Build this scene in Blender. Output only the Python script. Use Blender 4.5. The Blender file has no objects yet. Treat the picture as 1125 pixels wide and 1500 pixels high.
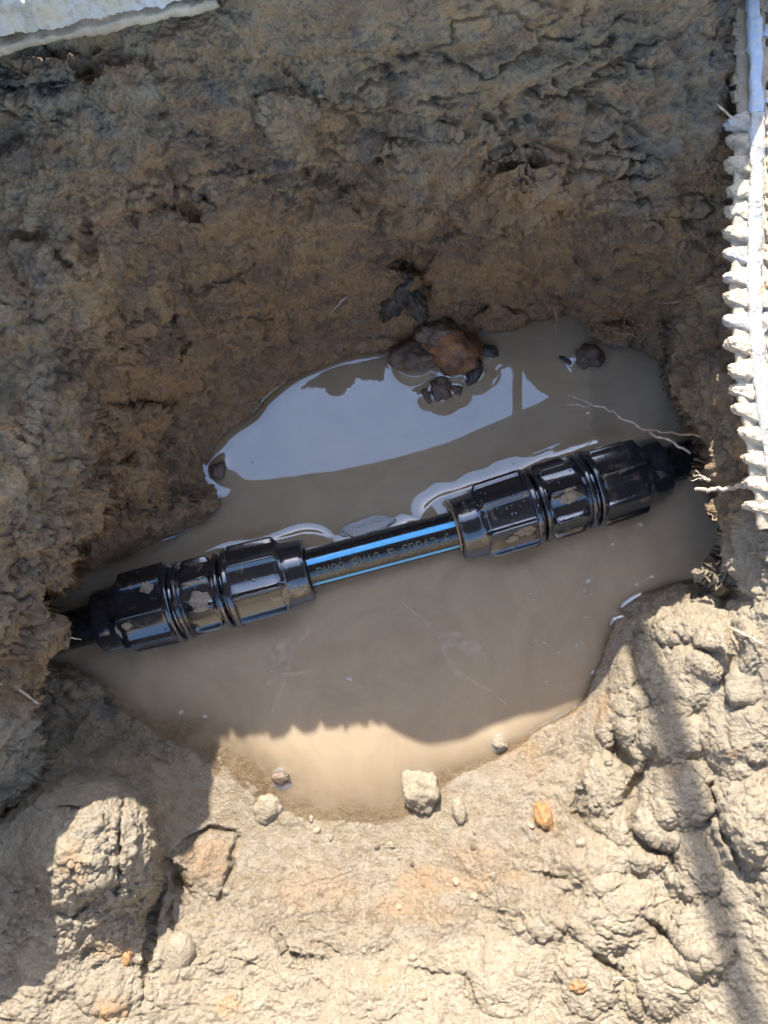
import bpy, bmesh, math, random
import numpy as np
from mathutils import Vector, Matrix
R = math.radians
random.seed(7); rr0 = random.Random(11)
rng = np.random.default_rng(7)
sc = bpy.context.scene
# ------------------------------------------------------------------ camera, sky, sun, exposure
CAM = np.array([0.0, -0.06, 0.5]); TILT = R(8); F = 1104.0
SUN_EL = R(36.5); SUN_AZ = (-0.21, 1.0)          # direction towards the sun on the ground plan
cd = bpy.data.cameras.new("camera"); cam = bpy.data.objects.new("camera", cd)
sc.collection.objects.link(cam); sc.camera = cam
cd.sensor_fit = 'HORIZONTAL'; cd.sensor_width = 36; cd.lens = 36 * F / 1125
cd.clip_start = 0.01; cd.clip_end = 500
cam.location = CAM; cam.rotation_euler = (TILT, 0, 0)
w = bpy.data.worlds.new("World"); sc.world = w; w.use_nodes = True
nt = w.node_tree
sky = nt.nodes.new("ShaderNodeTexSky"); sky.sky_type = 'NISHITA'; sky.sun_disc = False
az = math.atan2(SUN_AZ[0], SUN_AZ[1])
sky.sun_elevation = SUN_EL; sky.sun_rotation = az
sky.air_density = 1.0; sky.dust_density = 1.2; sky.ozone_density = 2.5
nt.nodes["Background"].inputs[1].default_value = 0.15
nt.links.new(sky.outputs[0], nt.nodes["Background"].inputs[0])
sd = bpy.data.lights.new("sun", 'SUN'); sd.energy = 2.75; sd.angle = R(0.42); sd.color = (1, 0.95, 0.87)
sun = bpy.data.objects.new("sun", sd); sc.collection.objects.link(sun)
n = math.hypot(*SUN_AZ)
S = Vector((SUN_AZ[0] / n * math.cos(SUN_EL), SUN_AZ[1] / n * math.cos(SUN_EL), math.sin(SUN_EL)))
sun.rotation_euler = S.to_track_quat('Z', 'Y').to_euler(); sun.location = S * 3
sc.view_settings.view_transform = 'Standard'; sc.view_settings.look = 'None'
sc.view_settings.gamma = 1; sc.view_settings.exposure = 2.25

# ------------------------------------------------------------------ helpers
ct, st = math.cos(TILT), math.sin(TILT)
def world(px, py, z):
    """point at height z on the line of sight through a photo pixel"""
    x = (np.asarray(px, float) - 562.5) / F; y = -(np.asarray(py, float) - 750) / F
    dy = y * ct + st; dz = y * st - ct
    t = (z - CAM[2]) / dz
    return np.stack([CAM[0] + x * t, CAM[1] + dy * t, CAM[2] + dz * t], -1)
def V(px, py, z): return Vector(world(px, py, z).tolist())

def _h(ix, iy, iz, seed):
    h = (ix.astype(np.uint32) * np.uint32(374761393) + iy.astype(np.uint32) * np.uint32(668265263)
         + iz.astype(np.uint32) * np.uint32(2147483647) + np.uint32(seed * 974634777 & 0xffffffff))
    h = (h ^ (h >> np.uint32(13))) * np.uint32(1274126177)
    h = (h ^ (h >> np.uint32(16))) * np.uint32(2246822519)
    return h ^ (h >> np.uint32(15))
def perlin(P, seed=0):
    P = np.asarray(P, np.float32); i = np.floor(P).astype(np.int64); f = P - i
    u = f * f * f * (f * (f * 6 - 15) + 10)
    i = i & 0xffffffff
    out = 0
    for dx in (0, 1):
        for dy in (0, 1):
            for dz in (0, 1):
                h = _h(i[..., 0] + dx, i[..., 1] + dy, i[..., 2] + dz, seed)
                gx = (h & np.uint32(1023)).astype(np.float32) / 511.5 - 1
                gy = ((h >> np.uint32(10)) & np.uint32(1023)).astype(np.float32) / 511.5 - 1
                gz = ((h >> np.uint32(20)) & np.uint32(1023)).astype(np.float32) / 511.5 - 1
                g = gx * (f[..., 0] - dx) + gy * (f[..., 1] - dy) + gz * (f[..., 2] - dz)
                wgt = (u[..., 0] if dx else 1 - u[..., 0]) * (u[..., 1] if dy else 1 - u[..., 1]) * (u[..., 2] if dz else 1 - u[..., 2])
                out = out + g * wgt
    return out
def fbm(P, octs, seed=0, gain=0.5):
    o = 0; a = 1; s = 0
    for k in range(octs):
        o = o + a * perlin(P * (2.03 ** k) + k * 17.3, seed + k); a *= gain
    return o
def worley(P, seed=0):
    P = np.asarray(P, np.float32); i = np.floor(P).astype(np.int64)
    d1 = np.full(P.shape[:-1], 9., np.float32); d2 = d1.copy()
    for dx in (-1, 0, 1):
        for dy in (-1, 0, 1):
            for dz in (-1, 0, 1):
                c = i + (dx, dy, dz); h = _h(c[..., 0] & 0xffffffff, c[..., 1] & 0xffffffff, c[..., 2] & 0xffffffff, seed)
                fx = (h & np.uint32(1023)).astype(np.float32) / 1023; fy = ((h >> np.uint32(10)) & np.uint32(1023)).astype(np.float32) / 1023
                fz = ((h >> np.uint32(20)) & np.uint32(1023)).astype(np.float32) / 1023
                d = (c[..., 0] + fx - P[..., 0]) ** 2 + (c[..., 1] + fy - P[..., 1]) ** 2 + (c[..., 2] + fz - P[..., 2]) ** 2
                d2 = np.minimum(d2, np.maximum(d1, d)); d1 = np.minimum(d1, d)
    return np.sqrt(d1), np.sqrt(d2)
def sstep(a, b, x):
    t = np.clip((x - a) / (b - a), 0, 1); return t * t * (3 - 2 * t)
def seg_dist(X, Y, pts):
    """distance to a polyline and the parameter 0..1 along it"""
    best = np.full(X.shape, 1e9); T = np.zeros(X.shape); n = len(pts) - 1
    for k in range(n):
        (ax, ay), (bx, by) = pts[k][:2], pts[k + 1][:2]
        L = (bx - ax) ** 2 + (by - ay) ** 2
        t = np.clip(((X - ax) * (bx - ax) + (Y - ay) * (by - ay)) / L, 0, 1)
        d = np.hypot(X - ax - t * (bx - ax), Y - ay - t * (by - ay))
        m = d < best; best = np.where(m, d, best); T = np.where(m, (k + t) / n, T)
    return best, T
def sdf_poly(X, Y, pts):
    """signed distance, positive inside"""
    d, _ = seg_dist(X, Y, pts + [pts[0]]); ins = np.zeros(X.shape, bool)
    for k in range(len(pts)):
        (ax, ay), (bx, by) = pts[k - 1], pts[k]
        c = (ay > Y) != (by > Y)
        with np.errstate(divide='ignore', invalid='ignore'):
            ins ^= c & (X < (bx - ax) * (Y - ay) / (by - ay + 1e-9) + ax)
    return np.where(ins, d, -d)

def link(o, parent=None):
    sc.collection.objects.link(o)
    if parent: o.parent = parent
    return o
def tag(o, label, cat, group=None):
    o['label'] = label; o['category'] = cat
    if group: o['group'] = group
    return o
def empty(name, loc):
    e = bpy.data.objects.new(name, None); e.location = loc; e.empty_display_size = .01; return link(e)
def mesh_np(name, verts, faces, mat, parent=None, smooth=True):
    me = bpy.data.meshes.new(name)
    verts = np.asarray(verts, np.float32); faces = np.asarray(faces, np.int32)
    k = faces.shape[1]
    me.vertices.add(len(verts)); me.vertices.foreach_set("co", verts.ravel())
    me.loops.add(faces.size); me.loops.foreach_set("vertex_index", faces.ravel())
    me.polygons.add(len(faces)); me.polygons.foreach_set("loop_start", np.arange(0, faces.size, k, dtype=np.int32))
    me.polygons.foreach_set("loop_total", np.full(len(faces), k, np.int32))
    me.update(calc_edges=True); me.validate()
    if smooth: me.polygons.foreach_set("use_smooth", np.ones(len(faces), bool))
    if mat: me.materials.append(mat)
    return link(bpy.data.objects.new(name, me), parent)
def grid_faces(nr, nc, off=0, wrap=False):
    r = np.arange(nr - 1)[:, None]; c = np.arange(nc if wrap else nc - 1)[None]
    c2 = (c + 1) % nc
    return np.stack([r * nc + c, r * nc + c2, (r + 1) * nc + c2, (r + 1) * nc + c], -1).reshape(-1, 4) + off
def tube(name, pts, rads, mat, parent=None, seg=8, smooth=True):
    """swept tube through 3D points"""
    pts = [Vector(p) for p in pts]; vs = []
    up = Vector((0.13, 0.2, 1)).normalized()
    for i, p in enumerate(pts):
        d = (pts[min(i + 1, len(pts) - 1)] - pts[max(i - 1, 0)]).normalized()
        a = d.cross(up).normalized(); b = d.cross(a).normalized()
        for k in range(seg):
            t = 2 * math.pi * k / seg; vs.append(p + (a * math.cos(t) + b * math.sin(t)) * rads[i])
    f = grid_faces(len(pts), seg, wrap=True)
    vs += [pts[0], pts[-1]]; n0 = len(pts) * seg
    caps = []
    for k in range(seg):
        caps.append([n0, (k + 1) % seg, k, k]); j = (len(pts) - 1) * seg
        caps.append([n0 + 1, j + k, j + (k + 1) % seg, j + (k + 1) % seg])
    me = bpy.data.meshes.new(name)
    me.from_pydata([tuple(v) for v in vs], [], [tuple(x) for x in f.tolist()] + [tuple(dict.fromkeys(c)) for c in caps])
    for p in me.polygons: p.use_smooth = smooth
    me.materials.append(mat); me.update()
    return link(bpy.data.objects.new(name, me), parent)

# ------------------------------------------------------------------ materials
class NB:
    def __init__(s, name):
        s.m = bpy.data.materials.new(name); s.m.use_nodes = True; s.t = s.m.node_tree; s.N = s.t.nodes
        s.p = s.N["Principled BSDF"]; s.out = s.N["Material Output"]
        s.co = s.N.new("ShaderNodeTexCoord").outputs["Object"]
        g = s.N.new("ShaderNodeNewGeometry"); s.pos = g.outputs["Position"]
    def L(s, a, b): s.t.links.new(a, b)
    def noise(s, scale, detail=6, rough=.6, co=None, dist=0, out=0):
        n = s.N.new("ShaderNodeTexNoise"); n.inputs["Scale"].default_value = scale; n.inputs["Detail"].default_value = detail
        n.inputs["Roughness"].default_value = rough; n.inputs["Distortion"].default_value = dist
        s.L(co or s.co, n.inputs["Vector"]); return n.outputs[out]
    def vor(s, scale, feature='F1', co=None, out="Distance"):
        n = s.N.new("ShaderNodeTexVoronoi"); n.feature = feature; n.inputs["Scale"].default_value = scale
        s.L(co or s.co, n.inputs["Vector"]); return n.outputs[out]
    def ramp(s, x, pts):
        n = s.N.new("ShaderNodeValToRGB"); e = n.color_ramp.elements
        while len(e) < len(pts): e.new(.5)
        for k, (p, c) in enumerate(pts):
            e[k].position = p; e[k].color = (c, c, c, 1) if not isinstance(c, tuple) else (*c, 1)
        s.L(x, n.inputs[0]); return n.outputs[0]
    def mix(s, f, a, b, mode='MIX'):
        n = s.N.new("ShaderNodeMix"); n.data_type = 'RGBA'; n.blend_type = mode
        for v, k in ((f, 0), (a, 6), (b, 7)):
            if isinstance(v, (int, float)): n.inputs[k].default_value = v if k == 0 else (v, v, v, 1)
            elif isinstance(v, tuple): n.inputs[k].default_value = (*v, 1)
            else: s.L(v, n.inputs[k])
        return n.outputs[2]
    def math(s, op, a, b=0):
        n = s.N.new("ShaderNodeMath"); n.operation = op
        for v, k in ((a, 0), (b, 1)):
            if isinstance(v, (int, float)): n.inputs[k].default_value = v
            else: s.L(v, n.inputs[k])
        return n.outputs[0]
    def attr(s, name):
        n = s.N.new("ShaderNodeAttribute"); n.attribute_name = name; return n.outputs["Fac"]
    def bump(s, h, strength, dist, prev=None):
        n = s.N.new("ShaderNodeBump"); n.inputs["Strength"].default_value = strength; n.inputs["Distance"].default_value = dist
        s.L(h, n.inputs["Height"])
        if prev: s.L(prev, n.inputs["Normal"])
        return n.outputs[0]

def earth_material():
    b = NB("clay_earth")
    wet, ochre, dark, brown = b.attr("wet"), b.attr("ochre"), b.attr("dark"), b.attr("brown")
    n1 = b.noise(28, 8, .65, dist=.4); n2 = b.noise(150, 8, .7); n3 = b.noise(700, 5, .7); n4 = b.noise(60, 6, .6, dist=1.2)
    n5 = b.noise(95, 5, .62, dist=2.2); n6 = b.noise(17, 5, .6, dist=1.5)
    pale = b.mix(b.ramp(n1, [(.3, 0.), (.7, 1.)]), (.37, .30, .20), (.275, .215, .14))
    pale = b.mix(b.math('MULTIPLY', b.ramp(n2, [(.45, 0.), (.7, 1.)]), .6), pale, (.43, .37, .28))
    pale = b.mix(b.math('MULTIPLY', b.ramp(n5, [(.54, 0.), (.66, 1.)]), .4), pale, (.215, .165, .11))
    pale = b.mix(b.math('MULTIPLY', b.ramp(n6, [(.56, 0.), (.66, 1.)]), .35), pale, (.35, .27, .15))
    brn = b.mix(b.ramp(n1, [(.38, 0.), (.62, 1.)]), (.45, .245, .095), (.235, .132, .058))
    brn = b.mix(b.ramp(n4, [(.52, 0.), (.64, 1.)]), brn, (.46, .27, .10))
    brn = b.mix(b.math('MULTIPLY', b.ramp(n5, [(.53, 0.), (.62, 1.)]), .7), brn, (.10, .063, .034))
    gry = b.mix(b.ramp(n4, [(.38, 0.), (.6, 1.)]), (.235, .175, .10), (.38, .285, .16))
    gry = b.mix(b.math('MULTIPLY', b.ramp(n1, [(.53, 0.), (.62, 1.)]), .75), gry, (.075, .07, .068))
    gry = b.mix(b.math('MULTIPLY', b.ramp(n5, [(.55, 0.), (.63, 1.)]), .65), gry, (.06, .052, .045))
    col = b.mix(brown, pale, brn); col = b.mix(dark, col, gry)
    col = b.mix(b.math('MULTIPLY', ochre, b.ramp(n2, [(.4, .05), (.6, 1.)])), col, (.45, .24, .08))
    # pale and dark specks
    col = b.mix(b.math('MULTIPLY', b.ramp(n3, [(.57, 0.), (.66, 1.)]), .6), col, (.42, .35, .26))
    col = b.mix(b.math('MULTIPLY', b.ramp(n3, [(.32, 1.), (.42, 0.)]), .6), col, (.085, .06, .04))
    vs = b.vor(240); col = b.mix(b.math('MULTIPLY', b.ramp(vs, [(.10, 1.), (.17, 0.)]), .25), col, (.5, .44, .35))
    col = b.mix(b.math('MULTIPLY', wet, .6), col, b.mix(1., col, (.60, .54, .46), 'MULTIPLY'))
    b.L(col, b.p.inputs["Base Color"])
    rg = b.mix(b.ramp(n2, [(.4, 0.), (.6, 1.)]), .38, .75)
    rg = b.mix(wet, rg, b.ramp(n2, [(.35, .10), (.62, .38)])); b.L(rg, b.p.inputs["Roughness"])
    b.p.inputs["Specular IOR Level"].default_value = .85
    b.L(b.math("MULTIPLY", b.math("POWER", wet, 2.5), b.ramp(n2, [(.42, .1), (.58, 1.)])), b.p.inputs["Coat Weight"]); b.p.inputs["Coat Roughness"].default_value = .26; b.p.inputs["Coat IOR"].default_value = 1.65
    h = b.bump(n3, 1., .0022); h = b.bump(n2, .7, .003, h)
    h = b.bump(b.noise(1800, 3, .6), .35, .0005, h); b.L(h, b.p.inputs["Normal"]); b.L(h, b.p.inputs["Coat Normal"])
    return b.m
M_earth = earth_material()

def rock_material(name, c1, c2, rough=.5, spec=.5, sc_=90):
    b = NB(name); n1 = b.noise(sc_, 8, .7, co=b.pos); n2 = b.noise(500, 5, .7, co=b.pos)
    col = b.mix(b.ramp(n1, [(.38, 0.), (.62, 1.)]), c1, c2)
    col = b.mix(b.math('MULTIPLY', b.ramp(n2, [(.35, 1.), (.48, 0.)]), .6), col, tuple(x * .3 for x in c1))
    b.L(col, b.p.inputs["Base Color"]); b.L(b.ramp(n2, [(.35, rough * .6), (.65, min(1, rough * 1.4))]), b.p.inputs["Roughness"])
    b.p.inputs["Specular IOR Level"].default_value = spec
    h = b.bump(n2, .6, .0012); b.L(b.bump(n1, .5, .003, h), b.p.inputs["Normal"]); return b.m
M_orange = rock_material("rust_clay", (.36, .15, .045), (.10, .06, .045), .35, .6)
M_brownrock = rock_material("brown_clay", (.17, .11, .07), (.09, .06, .045), .3, .6)
M_darkrock = rock_material("charcoal_slate", (.035, .035, .04), (.075, .065, .055), .3, .6)
M_slate = rock_material("dry_slate", (.028, .028, .03), (.12, .09, .06), .5, .35, 160)
M_tan = rock_material("tan_clay", (.36, .28, .18), (.25, .18, .11), .45, .6)
M_brightorange = rock_material("orange_clay", (.34, .17, .05), (.26, .15, .08), .5, .5)
M_grey = rock_material("grey_stone", (.34, .275, .195), (.25, .2, .14), .6, .4)

def fibre(name, c):
    b = NB(name); n1 = b.noise(300, 4, .6, co=b.pos)
    b.L(b.mix(b.ramp(n1, [(.4, 0.), (.6, 1.)]), c, tuple(x * .55 for x in c)), b.p.inputs["Base Color"]); b.p.inputs["Roughness"].default_value = .6
    return b.m
M_straw = fibre("dry_straw", (.62, .5, .34)); M_root = fibre("pale_root", (.6, .47, .36)); M_twig = fibre("thin_twig", (.45, .3, .19))

# ------------------------------------------------------------------ the dug ground
WATER = [(300, 685), (312, 650), (335, 628), (375, 608), (400, 575), (440, 547), (500, 525), (560, 515), (590, 510), (640, 508),
         (690, 500), (700, 480), (735, 468), (770, 476), (800, 452), (850, 458), (866, 488), (900, 503), (940, 510), (975, 530),
         (1000, 600), (1040, 640), (1075, 700), (1085, 790), (1040, 850), (950, 868), (912, 888), (885, 960), (852, 1030), (800, 1062),
         (760, 1090), (690, 1118), (640, 1150), (600, 1180), (560, 1195), (490, 1196), (430, 1180), (390, 1150), (340, 1115),
         (290, 1085), (240, 1066), (190, 1040), (150, 1000), (110, 975), (60, 960), (30, 900), (60, 850), (130, 835), (190, 815),
         (235, 790), (300, 765), (325, 725)]
CP = [  # (px, py, height above the water)
 (-900,-900,.27),(0,-900,.27),(600,-900,.26),(1125,-900,.24),(2000,-900,.24),(-300,-300,.26),(200,-300,.235),(600,-300,.245),(900,-300,.215),(1250,-300,.18),(1900,-300,.2),
 (-300,0,.275),(-140,60,.245),(-250,60,.27),(-350,100,.285),(-450,0,.285),(0,0,.216),(150,0,.216),(300,0,.220),(600,0,.222),(900,0,.195),(1100,0,.155),(0,-90,.226),(150,-90,.224),(270,-90,.243),(310,-90,.250),(350,-90,.251),(400,-90,.253),(500,-90,.251),(600,-90,.247),(700,-90,.244),(850,-90,.244),(950,-90,.24),(1040,-90,.226),(1060,-260,.245),(1120,-200,.215),(1160,-330,.235),  # rim points out of view are shaped to throw shade into the pit
 (0,75,.214),(-90,70,.225),(300,90,.212),(600,90,.207),(900,90,.182),(1060,90,.15),
 (0,200,.192),(200,200,.195),(400,200,.18),(600,200,.175),(800,200,.165),(1000,200,.14),
 (-200,300,.21),(0,300,.182),(200,300,.165),(400,300,.14),(600,300,.13),(800,300,.13),(1000,300,.115),(1100,300,.12),
 (0,400,.176),(150,400,.16),(300,400,.105),(450,400,.082),(600,400,.062),(750,395,.06),(900,400,.07),(1030,400,.085),(1120,420,.115),
 (0,500,.172),(150,500,.13),(250,500,.08),(350,500,.052),(450,490,.03),(560,480,.016),(750,440,.02),(860,440,.02),(950,460,.03),(1030,500,.06),
 (0,600,.156),(120,600,.11),(200,600,.062),(280,600,.03),(-300,700,.2),(100,700,.1),(200,700,.045),(260,700,.015),(160,780,.025),
 (1125,560,.11),(1125,700,.11),(1125,840,.1),(1000,900,.045),(1060,900,.07),(1125,1000,.1),(930,930,.022),(930,1010,.035),(900,1060,.03),
 (850,1100,.02),(950,1150,.05),(1040,1150,.07),(1125,1250,.105),(1000,1300,.07),(850,1200,.032),(750,1180,.015),(700,1250,.022),(850,1350,.06),
 (1125,1500,.11),(950,1500,.08),(800,1500,.068),(600,1500,.055),(400,1500,.05),(200,1500,.058),(0,1500,.075),
 (600,1300,.014),(600,1400,.038),(400,1250,.008),(500,1235,.004),(600,1225,.004),(400,1350,.028),(280,1200,.006),(270,1150,.006),(260,1300,.02),
 (60,1000,.02),(100,1050,.012),(170,1100,.01),(215,1130,.012),(150,1190,.050),(100,1250,.062),(160,1300,.052),(225,1260,.036),(240,1350,.036),(60,1350,.064),(150,1400,.058),
 (0,1200,.045),(0,1300,.045),(-120,1250,.08),(-300,1200,.14),(-300,1500,.12),(0,900,.1),(-900,700,.27),(-900,1500,.24),(-900,2400,.24),(0,1900,.13),(600,1900,.14),(600,2400,.22),(1125,1900,.17),(2000,2400,.24),
 (1400,700,.17),(1400,1200,.16),(2000,700,.24),(2000,1500,.24),
]
pts = [(x, y, 0.) for x, y in WATER]
for x, y, d in [(400,640,-.02),(500,600,-.03),(600,620,-.04),(700,600,-.035),(800,560,-.03),(850,510,-.012),(900,600,-.03),(960,620,-.03),(450,720,-.04),(360,700,-.02),
                (400,800,-.04),(600,800,-.05),(800,760,-.05),(1000,760,-.04),(900,820,-.035),(300,830,-.03),(200,880,-.03),(120,900,-.02),(300,960,-.03),(200,980,-.014),
                (500,950,-.045),(700,950,-.045),(820,930,-.03),(840,990,-.014),(400,1030,-.022),(550,1050,-.016),(700,1040,-.018),(300,1030,-.006),(500,1130,-.005),(600,1110,-.005),(420,1110,-.0035),(350,1070,-.003),(480,1165,-.002),(560,1165,-.002),(650,1105,-.003)]:
    pts.append((x, y, d))
pts += CP; pts = np.array(pts, float)
def rbf(pts, X, Y, warp=None):
    n = len(pts); D = np.hypot(pts[:, None, 0] - pts[None, :, 0], pts[:, None, 1] - pts[None, :, 1])
    A = np.zeros((n + 3, n + 3)); A[:n, :n] = D; A[:n, n] = 1; A[:n, n + 1] = pts[:, 0]; A[:n, n + 2] = pts[:, 1]; A[n:, :n] = A[:n, n:].T
    wv = np.linalg.solve(A, np.concatenate([pts[:, 2], np.zeros(3)]))
    out = wv[n] + wv[n + 1] * X + wv[n + 2] * Y
    for k in range(n): out = out + wv[k] * np.hypot(X - pts[k, 0], Y - pts[k, 1])
    return out
def axis_lines(lo, hi, step, ext_lo, ext_hi):
    core = list(np.arange(lo, hi + .1, step)); a = []; x = lo; s = step
    while x > ext_lo: s *= 1.12; x -= s; a.append(x)
    b = []; x = core[-1]; s = step
    while x < ext_hi: s *= 1.12; x += s; b.append(x)
    return np.array(a[::-1] + core + b)
STEP = 1.5
U = axis_lines(-24, 1149, STEP, -850, 1950); Wv = axis_lines(-24, 1524, STEP, -800, 2300)
X, Y = np.meshgrid(U, Wv)
def coarse(fn):   # evaluate a smooth field on a coarse net and interpolate
    cu = np.arange(-960, 2100, 12.); cv = np.arange(-960, 2500, 12.); cx, cy = np.meshgrid(cu, cv); g = fn(cx, cy)
    fu = (X - cu[0]) / 12; fv = (Y - cv[0]) / 12; iu = np.floor(fu).astype(int); iv = np.floor(fv).astype(int); a = fu - iu; c = fv - iv
    return (g[iv, iu] * (1 - a) + g[iv, iu + 1] * a) * (1 - c) + (g[iv + 1, iu] * (1 - a) + g[iv + 1, iu + 1] * a) * c
Z = coarse(lambda x, y: rbf(pts, x, y))
# soften the creases of the net
def blur(A, k):
    for ax in (0, 1):
        c = np.cumsum(np.pad(A, [(k + 1, k) if a == ax else (0, 0) for a in (0, 1)], mode='edge'), axis=ax)
        n_ = A.shape[ax]
        A = (np.take(c, np.arange(2 * k + 1, 2 * k + 1 + n_), ax) - np.take(c, np.arange(0, n_), ax)) / (2 * k + 1)
    return A
Z = blur(blur(Z, 5), 5)
q = np.stack([X / 100, Y / 100, X * 0], -1)
wob = fbm(q * 2.2, 4, 50) * 14 + fbm(q * 9, 3, 61) * 6        # ragged edges of ledges, in pixels
wob2 = fbm(q * 2.2, 4, 70) * 14 + fbm(q * 9, 3, 81) * 6
# overhanging left ledge
PL = [(-850, 480), (60, 520), (130, 570), (155, 640), (148, 700), (160, 735), (150, 770), (120, 815), (112, 850), (66, 878), (70, 905), (97, 930),
      (76, 970), (48, 1020), (60, 1060), (72, 1100), (60, 1150), (0, 1190), (-850, 1300)]
ML = sstep(-2.5, 5, sdf_poly(X + wob, Y + wob2, PL))
LP = np.array([(-850, 480, .27), (-850, 1300, .25), (-200, 500, .19), (0, 500, .166), (0, 600, .158), (150,600,.105), (150,700,.088), (60, 700, .14), (0, 700, .163), (-200,700,.2), (145,800,.078), (50,800,.13), (0,800,.15),
               (90,930,.086), (70,880,.094), (0,900,.135), (0,1000,.10), (50,1020,.07), (-200, 1000, .19), (0, 1100, .085), (60, 1100, .052), (0, 1180, .055), (-200, 1200, .12), (60, 520, .155)], float)
ZL = coarse(lambda x, y: rbf(LP, x, y)); Z = Z * (1 - ML) + np.maximum(Z, ZL) * ML
# right ledge
PR = [(955, 450), (970, 520), (985, 590), (1005, 630), (1022, 660), (1020, 700), (1052, 742), (1056, 775), (1045, 815), (1020, 845), (1060, 870), (1150, 880), (1950, 900), (1950, 300), (1040, 400)]
MR = sstep(-2.5, 5, sdf_poly(X + wob2 * .8, Y + wob * .8, PR))
RP = np.array([(955, 450, .03), (975, 540, .04), (985, 590, .045), (1005, 630, .05), (1022, 660, .055), (1025, 700, .055), (1055, 745, .06), (1050, 800, .06), (1020, 845, .045), (1060, 870, .065),
               (1060, 450, .10), (1075, 560, .105), (1090, 650, .11), (1110, 720, .11), (1125, 850, .1), (1950, 300, .24), (1950, 900, .24), (1125, 400, .12), (1125, 560, .12), (1300, 600, .16), (1030, 520, .065), (1050, 620, .07), (1080, 740, .08)], float)
ZR = coarse(lambda x, y: rbf(RP, x, y)); Z = Z * (1 - MR) + np.maximum(Z, ZR) * MR
# the clump of clay at bottom left
PC = [(-80, 1225), (0, 1200), (45, 1172), (95, 1135), (150, 1132), (190, 1152), (222, 1178), (232, 1225), (236, 1275), (232, 1330), (205, 1400), (100, 1420), (-80, 1420)]
sC = sdf_poly(X + wob * .6, Y + wob2 * .6, PC)
Z = Z + sstep(-4, 60, sC) * .006 + sstep(-4, 12, sC) * .022 * (1 - sstep(1250, 1400, Y + wob * 2))
# two low rounded shoulders in the right bank and blocks of clay
def lump(px, py, rx, ry, h, ang=0, pw=1.0):
    global Z
    c, s = math.cos(R(ang)), math.sin(R(ang)); dx = X - px + wob * .5; dy = Y - py + wob2 * .5
    r = np.hypot((dx * c + dy * s) / rx, (-dx * s + dy * c) / ry)
    Z = Z + h * (1.1 if py < 850 else .72 if px > 700 else .5) * np.clip(1 - r ** 2.2, 0, 1) ** (pw + .2)
for a in [(975,905,55,42,.012,0,.6),(1060,950,60,55,.014,30,.6),(930,990,40,60,.012,20,.6),(1000,1000,50,50,.010,0,.6),(905,1060,30,40,.010,0,.6),(985,1075,50,45,.012,0,.6),
          (1080,1080,55,60,.014,0,.6),(1000,1165,50,55,.018,0,.55),(1090,1200,50,80,.016,0,.6),(940,1225,55,60,.012,30,.6),(880,1150,40,45,.010,0,.6),(1010,1270,45,60,.013,-15,.6),
          (860,1270,60,45,.012,0,.6),(780,1330,60,50,.010,15,.6),(900,1340,70,60,.014,0,.6),(1030,1375,50,60,.016,0,.55),(960,1440,60,60,.012,0,.6),(860,1430,50,60,.010,0,.6),
          (740,1430,70,60,.009,0,.6),(640,1340,60,40,.006,0,.6),(520,1350,70,50,.007,0,.6),(420,1400,60,50,.006,0,.6),(330,1380,50,50,.006,0,.6),(560,1450,60,45,.007,0,.6),
          (300,1270,52,45,.009,-10,.4),(110,1300,40,40,.008,0,.6),(195,1220,35,60,.007,0,.5),(70,1420,60,50,.010,0,.6),(170,1450,60,40,.008,0,.6),(30,1480,50,40,.01,0,.6),
          (640,240,90,50,.006,0,.8),(760,260,60,35,.008,-8,.6),(780,290,70,30,.007,-10,.6),(430,170,50,45,.006,0,.6),(255,320,70,45,.008,25,.5),(470,330,80,70,.005,0,.8),
          (350,300,60,60,.004,0,.8),(520,430,60,60,.004,0,.8),(700,400,80,60,.005,0,.8),(230,540,60,50,.006,0,.6),(330,470,70,60,.005,0,.7),(80,640,60,90,.006,0,.8),
          (60,780,50,70,.006,0,.8),(210,620,45,30,.006,0,.5),(215,700,45,35,.006,0,.5),(230,760,60,30,.006,0,.5),(285,735,36,22,.008,0,.5),(90,1010,45,20,.008,0,.6),(120,1010,30,14,.006,0,.6),
          (735,468,40,22,.012,0,.5),(800,455,30,20,.010,0,.5),(900,490,36,22,.010,0,.5),(560,505,40,14,.004,0,.6),
          (1040,560,40,60,.006,0,.7),(1010,480,40,40,.006,0,.7),(950,300,60,70,.006,0,.7),(60,120,70,50,.005,0,.7),(180,120,50,40,.004,0,.6)]: lump(*a)
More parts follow.
